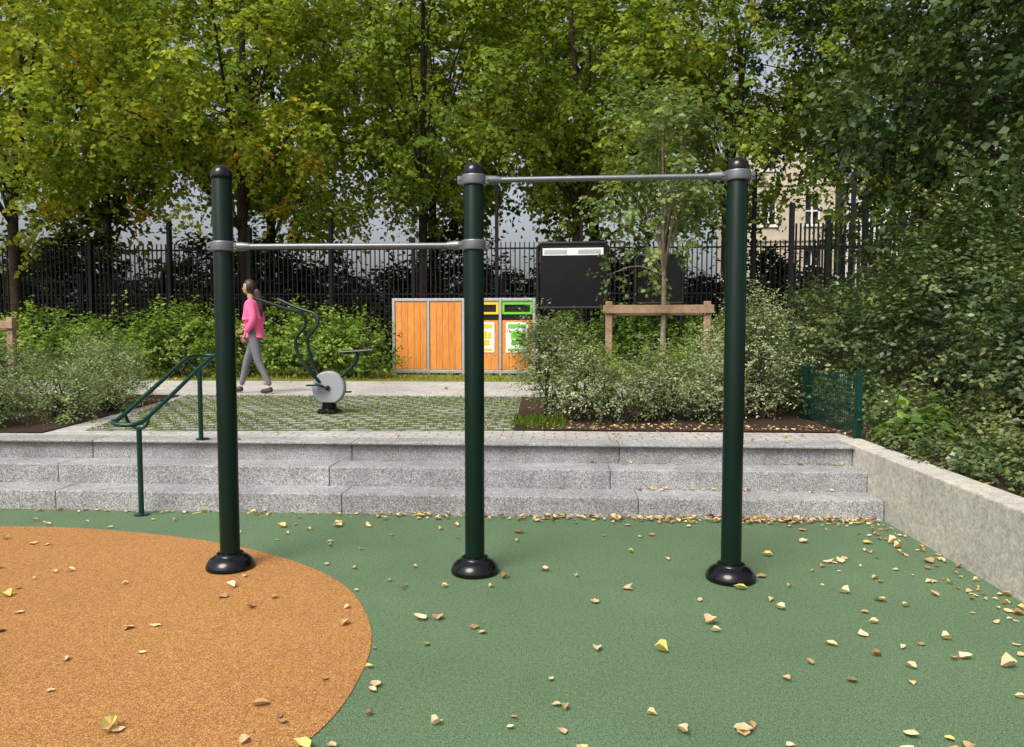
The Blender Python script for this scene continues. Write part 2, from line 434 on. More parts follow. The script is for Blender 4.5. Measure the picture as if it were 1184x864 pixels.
# ------------------------------------------------------------------ pull-up bars
e = empty('pull_up_bar_station')
posts = [(-2.035,4.53),(-0.495,4.54),(1.05,4.50)]
PR = 0.060
for i,(x,y) in enumerate(posts):
    bm = bmesh.new()
    lathe(bm, [(0,0.0),(PR,0.0),(PR,2.43),(PR-0.002,2.435)], 40, (x,y,0))
    fin(bm,'post_%d'%(i+1),M['dgreen'],e,True)
    bm = bmesh.new()
    zb = 0.004 if i==0 else 0
    lathe(bm, [(0,zb+0.003),(0.146,zb+0.003),(0.148,0.018),(0.143,0.036),(0.128,0.060),(0.105,0.078),(0.088,0.086),(0.082,0.092),(0.080,0.100),(0.068,0.104),(PR,0.105)], 48, (x,y,0))
    fin(bm,'base_cover_%d'%(i+1),M['black'],e,True)
    bm = bmesh.new()
    lathe(bm, [(PR+0.003,2.405),(PR+0.005,2.41),(PR+0.005,2.435),(PR,2.455),(0.045,2.478),(0.02,2.490),(0,2.492)], 40, (x,y,0))
    fin(bm,'cap_%d'%(i+1),M['black'],e,True)
def clamp(x,y,z,sx,nm):
    bm = bmesh.new()
    lathe(bm, [(PR+0.001,-0.030),(PR+0.010,-0.030),(PR+0.014,-0.024),(PR+0.014,0.024),(PR+0.010,0.030),(PR+0.001,0.030)], 32, (x,y,z))
    for s in (-1,1):   # bolted lugs on both sides
        xa = x+s*(PR+0.010); xb = xa+s*0.026
        box(bm, min(xa,xb), max(xa,xb), y-0.020, y+0.020, z-0.022, z+0.022)
        tube(bm,[(x+s*(PR+0.024),y-0.030,z),(x+s*(PR+0.024),y+0.030,z)],0.008,8)
    # socket cone to the bar
    tube(bm,[(x+sx*(PR+0.03),y,z),(x+sx*(PR+0.075),y,z),(x+sx*(PR+0.11),y,z)],[0.028,0.025,0.018],16)
    fin(bm,nm,M['bar'],e,True,0.002)
zl, zh = 2.0, 2.385
clamp(*posts[0],zl,1,'clamp_1'); clamp(*posts[1],zl,-1,'clamp_2'); clamp(*posts[1],zh,1,'clamp_3'); clamp(*posts[2],zh,-1,'clamp_4')
bm = bmesh.new(); tube(bm,[(posts[0][0]+0.1,posts[0][1],zl),(posts[1][0]-0.1,posts[1][1],zl)],0.0165,18); fin(bm,'low_bar',M['bar'],e,True)
bm = bmesh.new(); tube(bm,[(posts[1][0]+0.1,posts[1][1],zh),(posts[2][0]-0.1,posts[2][1],zh)],0.0165,18); fin(bm,'high_bar',M['bar'],e,True)

# ------------------------------------------------------------------ handrail
e = empty('green_handrail')
hx,hy = -3.23,6.64
bm = bmesh.new()
tube(bm,[(-3.33,5.80,0.0),(-3.33,5.80,0.70)],0.021,14)
tube(bm,[(hx,hy,0.48),(hx,hy,1.14)],0.021,14)
fin(bm,'posts',M['rail'],e,True)
bm = bmesh.new()
lathe(bm,[(0,0.004),(0.06,0.004),(0.06,0.012),(0.022,0.014)],20,(-3.33,5.80,0))
lathe(bm,[(0,0.008),(0.06,0.008),(0.06,0.016),(0.022,0.018)],20,(hx,hy+0.03,0.48))
fin(bm,'base_plates',M['rail'],e,True)
bm = bmesh.new()
g = 0.10
loop = [(-3.33-g,5.72,0.80),(-3.29-g,6.1,0.98),(hx-g,6.52,1.20),(hx-g,6.70,1.245),(hx-g*0.5,6.82,1.25),(hx+g*0.6,6.82,1.25),(hx+g,6.70,1.235),(hx+g,6.52,1.19),(-3.29+g,6.1,0.965),(-3.33+g,5.72,0.785),(-3.34+g,5.64,0.765),(-3.34+g*0.5,5.60,0.755),(-3.34-g*0.5,5.60,0.76),(-3.35-g,5.64,0.775)]
tube(bm,cr(loop,6,True),0.018,12,True)
tube(bm,cr([(-3.33-g,5.78,0.82),(-3.33-g*0.7,5.79,0.74),(-3.33,5.80,0.70),(-3.33+g*0.7,5.79,0.73),(-3.33+g,5.78,0.81)],4),0.012,8)
tube(bm,cr([(hx-g,hy,1.22),(hx-g*0.7,hy,1.16),(hx,hy,1.13),(hx+g*0.7,hy,1.16),(hx+g,hy,1.21)],4),0.012,8)
fin(bm,'rails',M['rail'],e,True)

# ------------------------------------------------------------------ elliptical fitness machine
cx,cy = site(-2.2,9.03)
e = empty('outdoor_fitness_machine',(cx,cy,PZ))
bm = bmesh.new()
lathe(bm,[(0,0.006),(0.15,0.006),(0.15,0.03),(0.13,0.05),(0.09,0.06),(0.085,0.14),(0,0.14)],24)
fin(bm,'base',M['black'],e,True)
bm = bmesh.new()
prof=[(0,-0.055),(0.185,-0.055),(0.20,-0.04),(0.20,0.04),(0.185,0.055),(0,0.055)]
lathe(bm,prof,40); bmesh.ops.rotate(bm,verts=bm.verts,matrix=Matrix.Rotation(math.pi/2,3,'X'))
bmesh.ops.translate(bm,verts=bm.verts,vec=(0,0,0.31)); fin(bm,'flywheel_housing',M['grey'],e,True)
bm = bmesh.new()
lathe(bm,[(0,-0.075),(0.03,-0.075),(0.03,0.075),(0,0.075)],16); bmesh.ops.rotate(bm,verts=bm.verts,matrix=Matrix.Rotation(math.pi/2,3,'X'))
bmesh.ops.translate(bm,verts=bm.verts,vec=(0,0,0.31))
for s in (-0.11,0.11):
    off = 0.0 if s<0 else 0.07
    tube(bm,cr([(-0.10,s*0.5,0.38),(-0.20,s,0.52),(-0.33+off,s,0.70),(-0.36+off,s,0.90),(-0.24+off,s,1.06),(-0.27+off,s*1.3,1.19),(-0.5+off,s*1.6,1.27),(-0.83+off*2,s*1.9,1.38)],6),0.020,10)
tube(bm,cr([(0.10,0,0.40),(0.22,0,0.50),(0.33,0,0.62),(0.35,0,0.73)],5),0.024,10)
tube(bm,[(0.16,-0.12,0.74),(0.50,-0.12,0.76)],0.018,8); tube(bm,[(0.16,0.12,0.74),(0.50,0.12,0.76)],0.018,8)
tube(bm,[(0.34,-0.13,0.745),(0.34,0.13,0.745)],0.018,8)
# crank arms with foot plates
for s in (-1,1):
    tube(bm,[(0,s*0.085,0.31),(s*0.14,s*0.09,0.31-s*0.05)],0.014,8)
    box(bm,s*0.14-0.09,s*0.14+0.09,s*0.14-0.04,s*0.14+0.04,0.29-s*0.05,0.305-s*0.05)
fin(bm,'frame_and_handles',M['tubed'],e,True)

# ------------------------------------------------------------------ recycling bin cabinets
bx,by = site(-2.65,16.7)
e = empty('timber_bin_enclosure',(bx,by,PZ),-YAW)
Hc = 1.68
def cab(x0,x1,nm,right):
    bmf = bmesh.new()
    for xx in (x0,(x0+x1)/2-0.03,x1-0.06):
        box(bmf,xx,xx+0.06,-0.02,0.05,0.0,Hc)
    for xa,xb in ((x0+0.06,(x0+x1)/2-0.03),((x0+x1)/2+0.03,x1-0.06)):
        box(bmf,xa,xb,-0.017,0.047,0.04,0.11); box(bmf,xa,xb,-0.017,0.047,Hc-0.06,Hc-0.001)
    box(bmf,x0,x1,0.052,0.95,Hc-0.05,Hc)
    box(bmf,x0,x0+0.03,0.052,0.95,0.03,Hc-0.052); box(bmf,x1-0.03,x1,0.052,0.95,0.03,Hc-0.052); box(bmf,x0+0.03,x1-0.03,0.92,0.95,0.03,Hc-0.052)
    fin(bmf,nm+'_frame',M['galv'],e,False,0.004)
    bmw = bmesh.new()
    for j,(xa,xb) in enumerate(((x0+0.06,(x0+x1)/2-0.03),((x0+x1)/2+0.03,x1-0.06))):
        nb = 5 if not right else 4
        w = (xb-xa-0.02)/nb
        ztop = Hc-0.07 if not right else Hc-0.48
        for q in range(nb): box(bmw,xa+0.01+q*w+0.002,xa+0.01+(q+1)*w-0.002,0.0,0.03,0.12,ztop)
        if right:
            mcol = M['yellow'] if j==0 else M['lime']
            bmp = bmesh.new(); 
            box(bmp,xa+0.01,xb-0.01,0.005,0.03,Hc-0.14,Hc-0.07); box(bmp,xa+0.01,xa+0.06,0.005,0.03,Hc-0.30,Hc-0.142)
            box(bmp,xb-0.06,xb-0.01,0.005,0.03,Hc-0.30,Hc-0.142); box(bmp,xa+0.01,xb-0.01,0.005,0.03,Hc-0.35,Hc-0.302)
            fin(bmp,'aperture_plate_%d'%j,mcol,e)
            bmp = bmesh.new(); box(bmp,xa+0.06,xb-0.06,0.03,0.05,Hc-0.32,Hc-0.12); box(bmp,xa+0.01,xb-0.01,0.03,0.045,Hc-0.48,Hc-0.352); fin(bmp,'aperture_flap_%d'%j,M['blackm'],e)
            bmp = bmesh.new(); xm=(xa+xb)/2; ww=(xb-xa)*0.36
            box(bmp,xm-ww,xm+ww,-0.012,-0.004,Hc-1.18,Hc-0.52); fin(bmp,'poster_%d'%j,M['white'],e)
            bmp = bmesh.new()
            for (u0,u1,v0,v1) in ((-0.8,0.8,0.80,0.93),(-0.55,0.35,0.46,0.70),(-0.5,0.55,0.24,0.42),(0.42,0.7,0.46,0.66),(-0.8,0.8,0.06,0.13)):
                box(bmp,xm+ww*u0,xm+ww*u1,-0.018,-0.0135,Hc-1.18+0.66*v0,Hc-1.18+0.66*v1)
            fin(bmp,'poster_print_%d'%j,mcol,e)
    fin(bmw,nm+'_boards',M['wood'],e,False,0.003)
cab(0.0,1.62,'closed_unit',False); cab(1.64,3.18,'open_unit',True)

# ------------------------------------------------------------------ notice boards
def board(X,Y,w,zb,zt,nm,strip=True):
    x,y = site(X,Y); e = empty(nm,(x,y,0),-YAW)
    bm = bmesh.new()
    box(bm,-w/2+0.04,w/2-0.04,-0.02,0.06,zb+0.04,zt-0.03); fin(bm,'display_panel',M['panel'],e)
    bm = bmesh.new()
    pts=[(-w/2,0,zb+0.02),(-w/2,0,zt-0.06),(-w/2+0.06,0,zt),(w/2-0.06,0,zt),(w/2,0,zt-0.06),(w/2,0,zb+0.02)]
    tube(bm,pts,0.035,8); tube(bm,[(-w/2,0,zb+0.02),(w/2,0,zb+0.02)],0.03,8)
    for s in (-1,1): tube(bm,[(s*(w/2-0.02),0.02,PZ-0.05),(s*(w/2-0.02),0.02,zb+0.05)],0.035,8)
    fin(bm,'frame',M['blackm'],e,True)
    if strip:
        bm = bmesh.new(); box(bm,-w/2+0.09,w/2-0.07,-0.032,-0.024,zt-0.22,zt-0.09); fin(bm,'header_strip',M['white'],e)
        bm = bmesh.new(); box(bm,-w/2+0.12,-0.1,-0.040,-0.034,zt-0.19,zt-0.12); box(bm,0.1,w/2-0.12,-0.040,-0.034,zt-0.19,zt-0.12); fin(bm,'header_print',M['galv'],e)
board(1.10,13.8,1.26,1.86,3.05,'notice_board')
board(3.02,15.5,0.95,2.0,3.0,'notice_board',False)

# ------------------------------------------------------------------ fences
def fence(name, x0, x1, y, zb, zt, step, rails, posts, rot=0, tall=None, bw=0.011, grid=None, loc=(0,0,0)):
    e = bmesh.new()
    n = int((x1-x0)/step)
    for i in range(n+1):
        x = x0+i*step
        box(e,x-bw,x+bw,y-bw,y+bw,zb,zt)
    for z in rails: box(e,x0,x1,y+bw+0.001,y+bw+0.031,z-0.02,z+0.02)
    x = x0; k=0
    while x <= x1:
        th = zt+0.12
        if tall and k in tall: th = tall[k]
        box(e,x-0.04,x+0.04,y-0.04-bw,y+0.09,zb-0.06,th); x += posts; k+=1
    if grid:
        for (ga,gb,z0,z1,s) in grid:
            z = z0
            while z < z1:
                box(e,ga,gb,y-bw-0.008,y-bw-0.001,z-0.005,z+0.005); z += s
    o = fin(e,name,M['blackm']); o.location = loc; o.rotation_euler=(0,0,rot)
    return o
fence('black_metal_fence',-24,9.2,18.4,0.45,3.6,0.115,(0.65,2.35,3.45),2.05,0,{2:4.8,4:4.3,5:5.0,7:4.2,8:4.0,9:4.4,11:5.1,12:4.2,13:4.6,14:5.2},
      bw=0.013,grid=[(-24,9.2,0.7,2.3,0.13)])
fence('black_metal_fence',-24,24,21.5,0.45,3.0,0.14,(0.65,1.8,2.9),2.5,0)
x,y = site(5.6,15.2)
fence('black_metal_gate',0,2.1,0,0.45,3.6,0.085,(0.6,1.9,3.1),0.7,math.radians(-4),{0:4.0,2:4.2},0.016,None,(x,y,0))
x,y = site(7.0,15.6)
fence('black_metal_fence',0,10,0,0.45,3.8,0.11,(0.6,2.2,3.6),2.2,math.radians(-14),{0:4.7,1:4.5},0.011,[(0,10,0.7,3.6,0.2)],(x,y,0))

# small green fence
bm = bmesh.new()
x = 2.84
for yy in (7.22,8.7,10.2):
    box(bm,x-0.025,x+0.025,yy-0.025,yy+0.025,0.40,1.10)
for i in range(60): 
    yy=7.26+i*0.05; tube(bm,[(x,yy,0.50),(x,yy,1.06)],0.004,4,cap=False)
z=0.50
while z<1.07:
    tube(bm,[(x+0.007,7.22,z),(x+0.007,10.2,z)],0.004,4,cap=False); z+=0.05
fin(bm,'low_green_mesh_fence',M['rail'])

# ------------------------------------------------------------------ tree stake frames
def stake(X,Y,w,h,nm,zg=PZ):
    x,y = site(X,Y); e = empty(nm,(x,y,zg),-YAW)
    bm = bmesh.new()
    for sx in (-w/2,w/2):
        box(bm,sx-0.045,sx+0.045,-0.045,0.045,-0.05,h)
    fin(bm,'stake_posts',M['stake'],e,True,0.01)
    bm = bmesh.new(); box(bm,-w/2-0.08,w/2+0.08,-0.085,-0.047,h-0.16,h-0.05); box(bm,-w/2-0.05,w/2+0.05,0.047,0.085,h-0.19,h-0.08)
    fin(bm,'cross_rails',M['stake'],e,False,0.006)
stake(1.93,10.0,1.28,1.38,'tree_stake_frame')
stake(-7.86,10.8,1.5,1.18,'tree_stake_frame')

# ------------------------------------------------------------------ trees
def T(name,X,Y,*a,**k):
    x,y = site(X,Y); return tree(name,x,y,PZ,*a,**k)
T('linden_tree',-12.4,18.9,13.4,5.2,3.4,400,8,12,0.135,M['lime_l'],L=0.72,tone0=0.52,gap=-0.6)
T('linden_tree',-6.9,19.8,13.2,4.7,3.6,420,8,12,0.135,M['lime_l'],L=0.72,trunk_r=0.2,tone0=0.52)
T('linden_tree',-2.4,20.2,12.2,4.0,4.4,310,8,12,0.135,M['lime_m'],L=0.72,tone0=0.56,gap=-0.4)
T('linden_tree',1.6,19.6,13.0,4.2,4.1,370,8,12,0.135,M['lime_l'],L=0.72,tone0=0.44)
T('linden_tree',5.6,19.4,13.2,4.8,4.5,400,8,12,0.135,M['lime_m'],L=0.72,tone0=0.58)
T('chestnut_tree',10.4,19.3,13,4.9,5.2,330,8,12,0.14,M['dark_l'],L=0.8,tone0=0.62)
# far rows
for (X,Y,cz) in ((-22,28,2.5),(-15,28,3),(-9,28,2.8),(-3,29,3),(3,28,3)):
    T('background_tree',X,Y,15,cz,4.8,210,8,8,0.27,M['far_l'],L=1.1,tone0=0.45,trunk_r=0.25,spread=0.8)
T('background_tree',17,31,12,4.2,3.4,160,8,8,0.28,M['far_l'],L=1.1,tone0=0.4,trunk_r=0.25,spread=0.8)
# young staked tree
T('young_tree',1.99,10.0,5.0,0.84,2.3,230,4,8,0.075,M['young_l'],L=0.30,trunk_r=0.050,barkm=M['barky'],tone0=0.5,lumps=0.28,nl=22,spread=0.12,limb0=0.95,sub=1,lr=0.30,wob=0.2,gap=-0.2,tvar=0.2)
# dark near trees on the right
T('hornbeam_tree',7.5,9.6,8.8,3.2,2.7,420,8,12,0.105,M['dark_l'],L=0.55,trunk_r=0.13,tone0=0.64)
T('hornbeam_tree',11.0,14.0,11,4.3,3.9,300,8,12,0.13,M['dark_l'],L=0.7,trunk_r=0.15,tone0=0.55)

# ------------------------------------------------------------------ shrubs
def S(name,bl,*a,**k):
    return shrub(name,[(*site(b[0],b[1]),b[2],b[3],b[4]) for b in bl],*a,**k)
S('variegated_shrub',[(0.42,8.5,0.33,0.4,1.18),(0.74,8.2,0.28,0.3,0.85)],125,0.036,M['varieg'],0.43,k=9)
S('variegated_shrub',[(1.15,8.1,0.30,0.3,0.62),(1.5,8.3,0.3,0.3,0.74)],125,0.036,M['varieg'],0.48,k=9)
S('variegated_shrub',[(1.80,8.3,0.34,0.35,0.78),(2.2,8.2,0.3,0.35,0.62)],125,0.036,M['varieg'],0.48,k=9)
S('variegated_shrub',[(2.78,8.5,0.36,0.4,1.46),(2.46,8.8,0.28,0.35,1.15)],125,0.036,M['varieg'],0.58,k=9)
S('green_shrub',[(1.0,9.4,0.45,0.4,0.78),(1.9,9.4,0.55,0.4,0.72),(2.7,10.3,0.5,0.4,1.0)],55,0.06,M['hedge'],0.45)
S('variegated_shrub',[(-5.2,8.6,0.45,0.4,0.62),(-5.9,8.0,0.45,0.45,0.62),(-5.3,9.7,0.5,0.5,0.75),(-6.3,9.2,0.55,0.5,0.80),(-5.45,7.6,0.4,0.4,0.52)],110,0.036,M['varieg_g'],0.45,k=9)
S('variegated_shrub',[(-6.0,10.8,0.6,0.5,0.9),(-7.0,8.6,0.6,0.6,0.62),(-7.4,9.6,0.6,0.5,0.55),(-4.95,9.2,0.3,0.3,0.4),(-4.85,8.2,0.25,0.3,0.35)],85,0.038,M['varieg_g'],0.5,k=9)
S('bright_shrub_hedge',[(-4.2,15.9,0.9,0.6,1.35),(-3.2,15.6,0.7,0.6,1.15),(-5.6,15.9,0.9,0.6,1.25),(-7.0,15.8,0.9,0.6,1.35),(-8.4,15.6,0.9,0.6,1.2),(-10.0,15.8,1.0,0.7,1.3),(-11.8,15.9,1.0,0.7,1.4)],18,0.085,M['hedge'],0.52,wr=0.7,L=0.35,tvar=0.2)
S('green_shrub_hedge',[(1.0,16.4,0.9,0.6,1.2),(2.4,16.0,0.9,0.6,1.3),(3.9,15.8,0.9,0.6,1.2),(5.2,15.4,0.9,0.6,1.1)],16,0.085,M['hedge'],0.4,wr=0.7,L=0.35)
# dark shrubs right
S('dark_evergreen_shrub',[(4.9,8.2,0.85,0.8,2.45),(5.7,7.3,0.9,0.8,2.4),(4.3,9.6,0.6,0.7,1.6)],22,0.068,M['shrubd'],0.60,zg=0.44,wr=0.6,L=0.34,tvar=0.2)
S('dark_evergreen_shrub',[(4.6,6.4,0.6,0.55,1.75),(5.0,5.6,0.6,0.55,1.7),(4.3,5.2,0.4,0.4,0.8)],28,0.060,M['shrubd'],0.55,zg=0.44,wr=0.6,L=0.30,tvar=0.2)
S('dark_evergreen_shrub',[(5.0,11.5,0.9,0.9,1.6),(6.3,10.8,1.2,0.9,2.6),(7.6,9.5,1.2,1.0,2.8),(6.4,12.8,1.3,0.9,2.0),(4.0,11.2,0.5,0.5,1.2)],12,0.075,M['shrubd'],0.5,zg=0.44,wr=0.6,L=0.38)
S('ground_cover_plants',[(3.75,7.0,0.4,0.45,0.42),(4.2,6.3,0.45,0.4,0.40),(3.75,5.6,0.35,0.4,0.34),(4.1,5.2,0.4,0.4,0.36),(3.45,5.0,0.3,0.4,0.24),(3.35,4.3,0.26,0.4,0.24),(3.6,4.5,0.3,0.4,0.3),(4.3,7.1,0.5,0.4,0.45),(3.7,7.9,0.35,0.4,0.5),(3.4,6.3,0.26,0.4,0.22),(3.3,5.6,0.2,0.35,0.18),(3.5,8.8,0.3,0.4,0.5),(3.6,9.8,0.4,0.5,0.7)],90,0.045,M['shrubd'],0.75,zg=0.44,stems=False,wr=0.7,L=0.14)
S('broad_leaf_plant',[(3.62,6.6,0.22,0.2,0.30)],30,0.16,M['hedge'],0.4,zg=0.44,stems=False,wr=0.5,L=0.12,k=3)
# distant dark hedge behind the fences
S('background_hedge',[(x_,24.5+R.uniform(-0.4,0.4),1.7,0.9,3.2+R.uniform(-0.8,0.9)) for x_ in np.arange(-24,9,2.0)],3.2,0.20,M['hedge_far'],0.5,L=0.6,stems=False,wr=0.7,tvar=0.22)
S('background_hedge',[(x_,26.5,1.7,0.9,2.6+R.uniform(-0.5,0.4)) for x_ in np.arange(9.5,24,2.0)],3.2,0.20,M['hedge_far'],0.45,L=0.6,stems=False,wr=0.7)

# grass
grass('grass_tufts',(-30,16),(14.3,18.8),PZ,24000,0.09,M['grassb'],0.8)
def joints(x,y):
    fy = (y/0.17)%1.0
    return (np.minimum(fy,1-fy)<0.18) & (x > -4.7-(y-7.2)*0.23) & (y>7.2+0.058*(x+4.7)) & (np.sin(x*2.3+1)*np.sin(y*2.9)+R.normal(size=len(x))*0.5>-0.5)
grass('joint_grass',(-5.6,-0.45),(7.2,11.1),PZ+0.003,42000,0.036,M['grassb'],0.55,joints)
grass('edge_weeds',(-0.45,0.10),(7.5,8.4),PZ,450,0.10,M['grassb'],0.4)

# ------------------------------------------------------------------ fallen leaves
def litter(name, pts):
    bm = bmesh.new(); vals=[]
    for (x,y,z,s) in pts:
        a = random.uniform(0,6.28); c=math.cos(a); sn=math.sin(a)
        cu = random.uniform(-0.1,0.8)*s; tl = random.uniform(-0.2,0.6); tone = random.random()
        w = random.uniform(0.6,1.15)
        j=lambda: random.uniform(0.8,1.2)
        sh = [(-0.5,0,0),(-0.25*j(),0.38*w*j(),1),(0.12*j(),0.42*w*j(),1),(0.36*j(),0.2*w*j(),0.7),(0.58,random.uniform(-.08,.08),0.5),(0.34*j(),-0.2*w*j(),0.7),(0.1*j(),-0.42*w*j(),1),(-0.25*j(),-0.38*w*j(),1)]
        vs=[]
        for (u,v,k) in sh:
            X=u*s; Y=v*s; Z=0.003+max(0,abs(v)*cu*1.6)+max(0,u*tl*s)+random.uniform(0,0.14)*s
            vs.append(bm.verts.new((x+X*c-Y*sn,y+X*sn+Y*c,z+Z)))
        m1=bm.verts.new((x-0.2*s*c,y-0.2*s*sn,z+0.003+max(0,-cu*0.4))); m2=bm.verts.new((x+0.15*s*c,y+0.15*s*sn,z+0.004+max(0,0.15*tl*s)+max(0,-cu*0.4)))
        for f in ((vs[0],m1,vs[1]),(vs[1],m1,m2,vs[2]),(vs[2],m2,vs[3]),(vs[3],m2,vs[4]),(vs[4],m2,vs[5]),(vs[5],m2,vs[6]),(vs[6],m2,m1,vs[7]),(vs[7],m1,vs[0])):
            bm.faces.new(f); vals.append(tone)
    me = bpy.data.meshes.new(name); bm.to_mesh(me); bm.free()
    at = me.attributes.new('rnd','FLOAT','FACE'); at.data.foreach_set('value',vals)
    me.materials.append(M['litter']); o=bpy.data.objects.new(name,me); COL.objects.link(o)
pts=[]
def sz(a,b): return a+(b-a)*random.random()**1.4
for i in range(290):
    x=random.uniform(-5,2.5); y=random.uniform(1.5,5.8)
    if x<-1.0 and random.random()<0.4: continue
    pts.append((x,y,0.005,sz(0.032,0.078)))
for i in range(30): pts.append((random.uniform(-1.6,1.6),random.uniform(1.9,3.0),0.005,sz(0.035,0.07)))
for i in range(45): pts.append((random.gauss(1.9,0.5),random.gauss(4.2,1.0),0.003,sz(0.025,0.06)))
for i in range(420):
    x=2.5-abs(random.gauss(0,1.9)); pts.append((x,5.93-abs(random.gauss(0,0.08)),0.002+random.random()*0.02,sz(0.022,0.055)))
for i in range(80):
    pts.append((2.53-abs(random.gauss(0,0.16)),random.uniform(3.2,5.9),0.002,sz(0.025,0.05)))
for i in range(90): pts.append((random.uniform(-5,-0.5),5.93-abs(random.gauss(0,0.05)),0.002,sz(0.02,0.045)))
for i in range(130):
    k=random.randint(1,3); x=random.uniform(-5,2.5) if random.random()<0.5 else random.uniform(0.5,2.5)
    y = 5.94+0.33*k-abs(random.gauss(0,0.04))-0.015 if k<3 else random.uniform(6.62,7.4)
    pts.append((x,y,0.16*k+0.004,sz(0.02,0.05)))
for i in range(260):
    pts.append((random.uniform(-0.3,2.7),random.uniform(7.46,7.9),0.495,sz(0.02,0.05)))
for i in range(120): pts.append((random.uniform(-9,6),random.uniform(12,17),0.49,random.uniform(0.04,0.08)))
for i in range(120): pts.append((random.uniform(2.8,4.2),random.uniform(3.5,8),0.458,random.uniform(0.03,0.06)))
pts=[p for p in pts if p[0]<2.54 or p[2]>0.4]
litter('fallen_leaves',pts)

# ------------------------------------------------------------------ buildings
def building(name,X,Y,w,d,h,floors,bays,wallm,rz=0,base=0.4):
    x,y = site(X,Y); e = empty(name,(x,y,base),rz)
    fh = h/floors; bw = w/bays; ow=bw*0.36; oh=fh*0.56
    bm = bmesh.new()
    for f in range(floors):
        z0=f*fh; zs=z0+fh*0.26; zt=zs+oh
        box(bm,0,w,0,0.35,z0,zs); box(bm,0,w,0,0.35,zt,z0+fh)
        for b in range(bays+1):
            xa = 0 if b==0 else (b-0.5)*bw+ow/2; xb = w if b==bays else (b+0.5)*bw-ow/2
            box(bm,xa,xb,0,0.35,zs,zt)
    box(bm,0,w,0.5,d,0,h)
    box(bm,-0.15,w+0.15,-0.2,0.0,h-0.3,h)
    for f in range(1,floors): box(bm,-0.02,w+0.02,-0.06,0,f*fh-0.08,f*fh+0.08)
    fin(bm,'walls',wallm,e)
    bm = bmesh.new()
    box(bm,0.1,w-0.1,0.36,0.40,0.1,h-0.1); fin(bm,'window_glass',M['glass'],e)
    bm = bmesh.new()
    for f in range(floors):
        zs=f*fh+fh*0.26; zt=zs+oh
        for b in range(bays):
            xc=(b+0.5)*bw
            for (a0,a1,b0,b1) in ((xc-ow/2,xc-ow/2+0.07,zs,zt),(xc+ow/2-0.07,xc+ow/2,zs,zt),(xc-0.04,xc+0.04,zs+0.07,zt-0.07)):
                box(bm,a0,a1,0.2,0.28,b0,b1)
            for zz in (zs,zs+oh*0.45,zt-0.07): box(bm,xc-ow/2+0.07,xc+ow/2-0.07,0.205,0.275,zz,zz+0.07)
            box(bm,xc-ow/2-0.08,xc+ow/2+0.08,-0.08,-0.003,zs-0.1,zs)
    fin(bm,'window_frames_and_sills',M['white'],e)
    bm = bmesh.new()
    v=[bm.verts.new(p) for p in ((-0.2,-0.2,h+0.003),(w+0.2,-0.2,h+0.003),(w+0.2,d+0.2,h+0.003),(-0.2,d+0.2,h+0.003),(0.6,1.6,h+2.6),(w-0.6,1.6,h+2.6),(w-0.6,d-1.6,h+2.6),(0.6,d-1.6,h+2.6))]
    for f in ((0,1,5,4),(1,2,6,5),(2,3,7,6),(3,0,4,7),(4,5,6,7),(0,3,2,1)): bm.faces.new([v[i] for i in f])
    fin(bm,'mansard_roof',M['roof'],e)
building('stone_apartment_building',12.4,40,4.4,10,11.5,4,2,M['limestone'],-YAW)
building('white_apartment_building',17.6,40,14,10,9.0,3,6,M['whiter'],-YAW-0.1)

# ------------------------------------------------------------------ walking woman
M['skin'] = plain('skin',(0.45,0.26,0.18),0.5,0,0.05)
M['hair'] = plain('dark_hair',(0.030,0.014,0.010),0.5,0,0.3,40)
M['pink'] = plain('pink_fleece',(0.85,0.14,0.29),0.8,0,0.10,12,0.2,0.4)
M['legg'] = plain('grey_leggings',(0.16,0.16,0.18),0.8,0,0.12,30,0.2)
M['shoe'] = plain('dark_trainers',(0.025,0.025,0.03),0.6,0,0.1,20)
wx,wy = site(-4.03,11.8)
W = empty('walking_woman',(wx,wy,PZ+0.004))
def skin(nm,V,E,Rr,mat,parent,sub=2,root=0):
    me = bpy.data.meshes.new(nm); me.from_pydata(V,E,[]); o=bpy.data.objects.new(nm,me); COL.objects.link(o)
    m=o.modifiers.new('skin','SKIN'); m.use_smooth_shade=True
    for i,r in enumerate(Rr):
        d=me.skin_vertices[0].data[i]
        d.radius = r if isinstance(r,tuple) else (r,r); d.use_root = (i==root)
    s=o.modifiers.new('sub','SUBSURF'); s.levels=sub; s.render_levels=sub
    me.materials.append(mat); o.parent=parent
    return o
# body: pelvis, spine, neck, legs (continuous)
V=[(0,0,0.93),(-0.01,0,1.10),(-0.02,0,1.28),(-0.03,0,1.43),(-0.055,0,1.53),
   (0.01,-0.085,0.86),(0.09,-0.09,0.49),(0.27,-0.09,0.12),
   (-0.02,0.085,0.86),(-0.17,0.09,0.50),(-0.27,0.09,0.11)]
E=[(0,1),(1,2),(2,3),(3,4),(0,5),(5,6),(6,7),(0,8),(8,9),(9,10)]
skin('body',V,E,[(0.12,0.10),(0.11,0.09),(0.12,0.10),0.055,0.048,0.10,0.064,0.042,0.10,0.064,0.042],M['legg'],W)
skin('neck',[(-0.035,0,1.44),(-0.055,0,1.53),(-0.065,0,1.58)],[(0,1),(1,2)],[0.06,0.053,0.05],M['skin'],W)
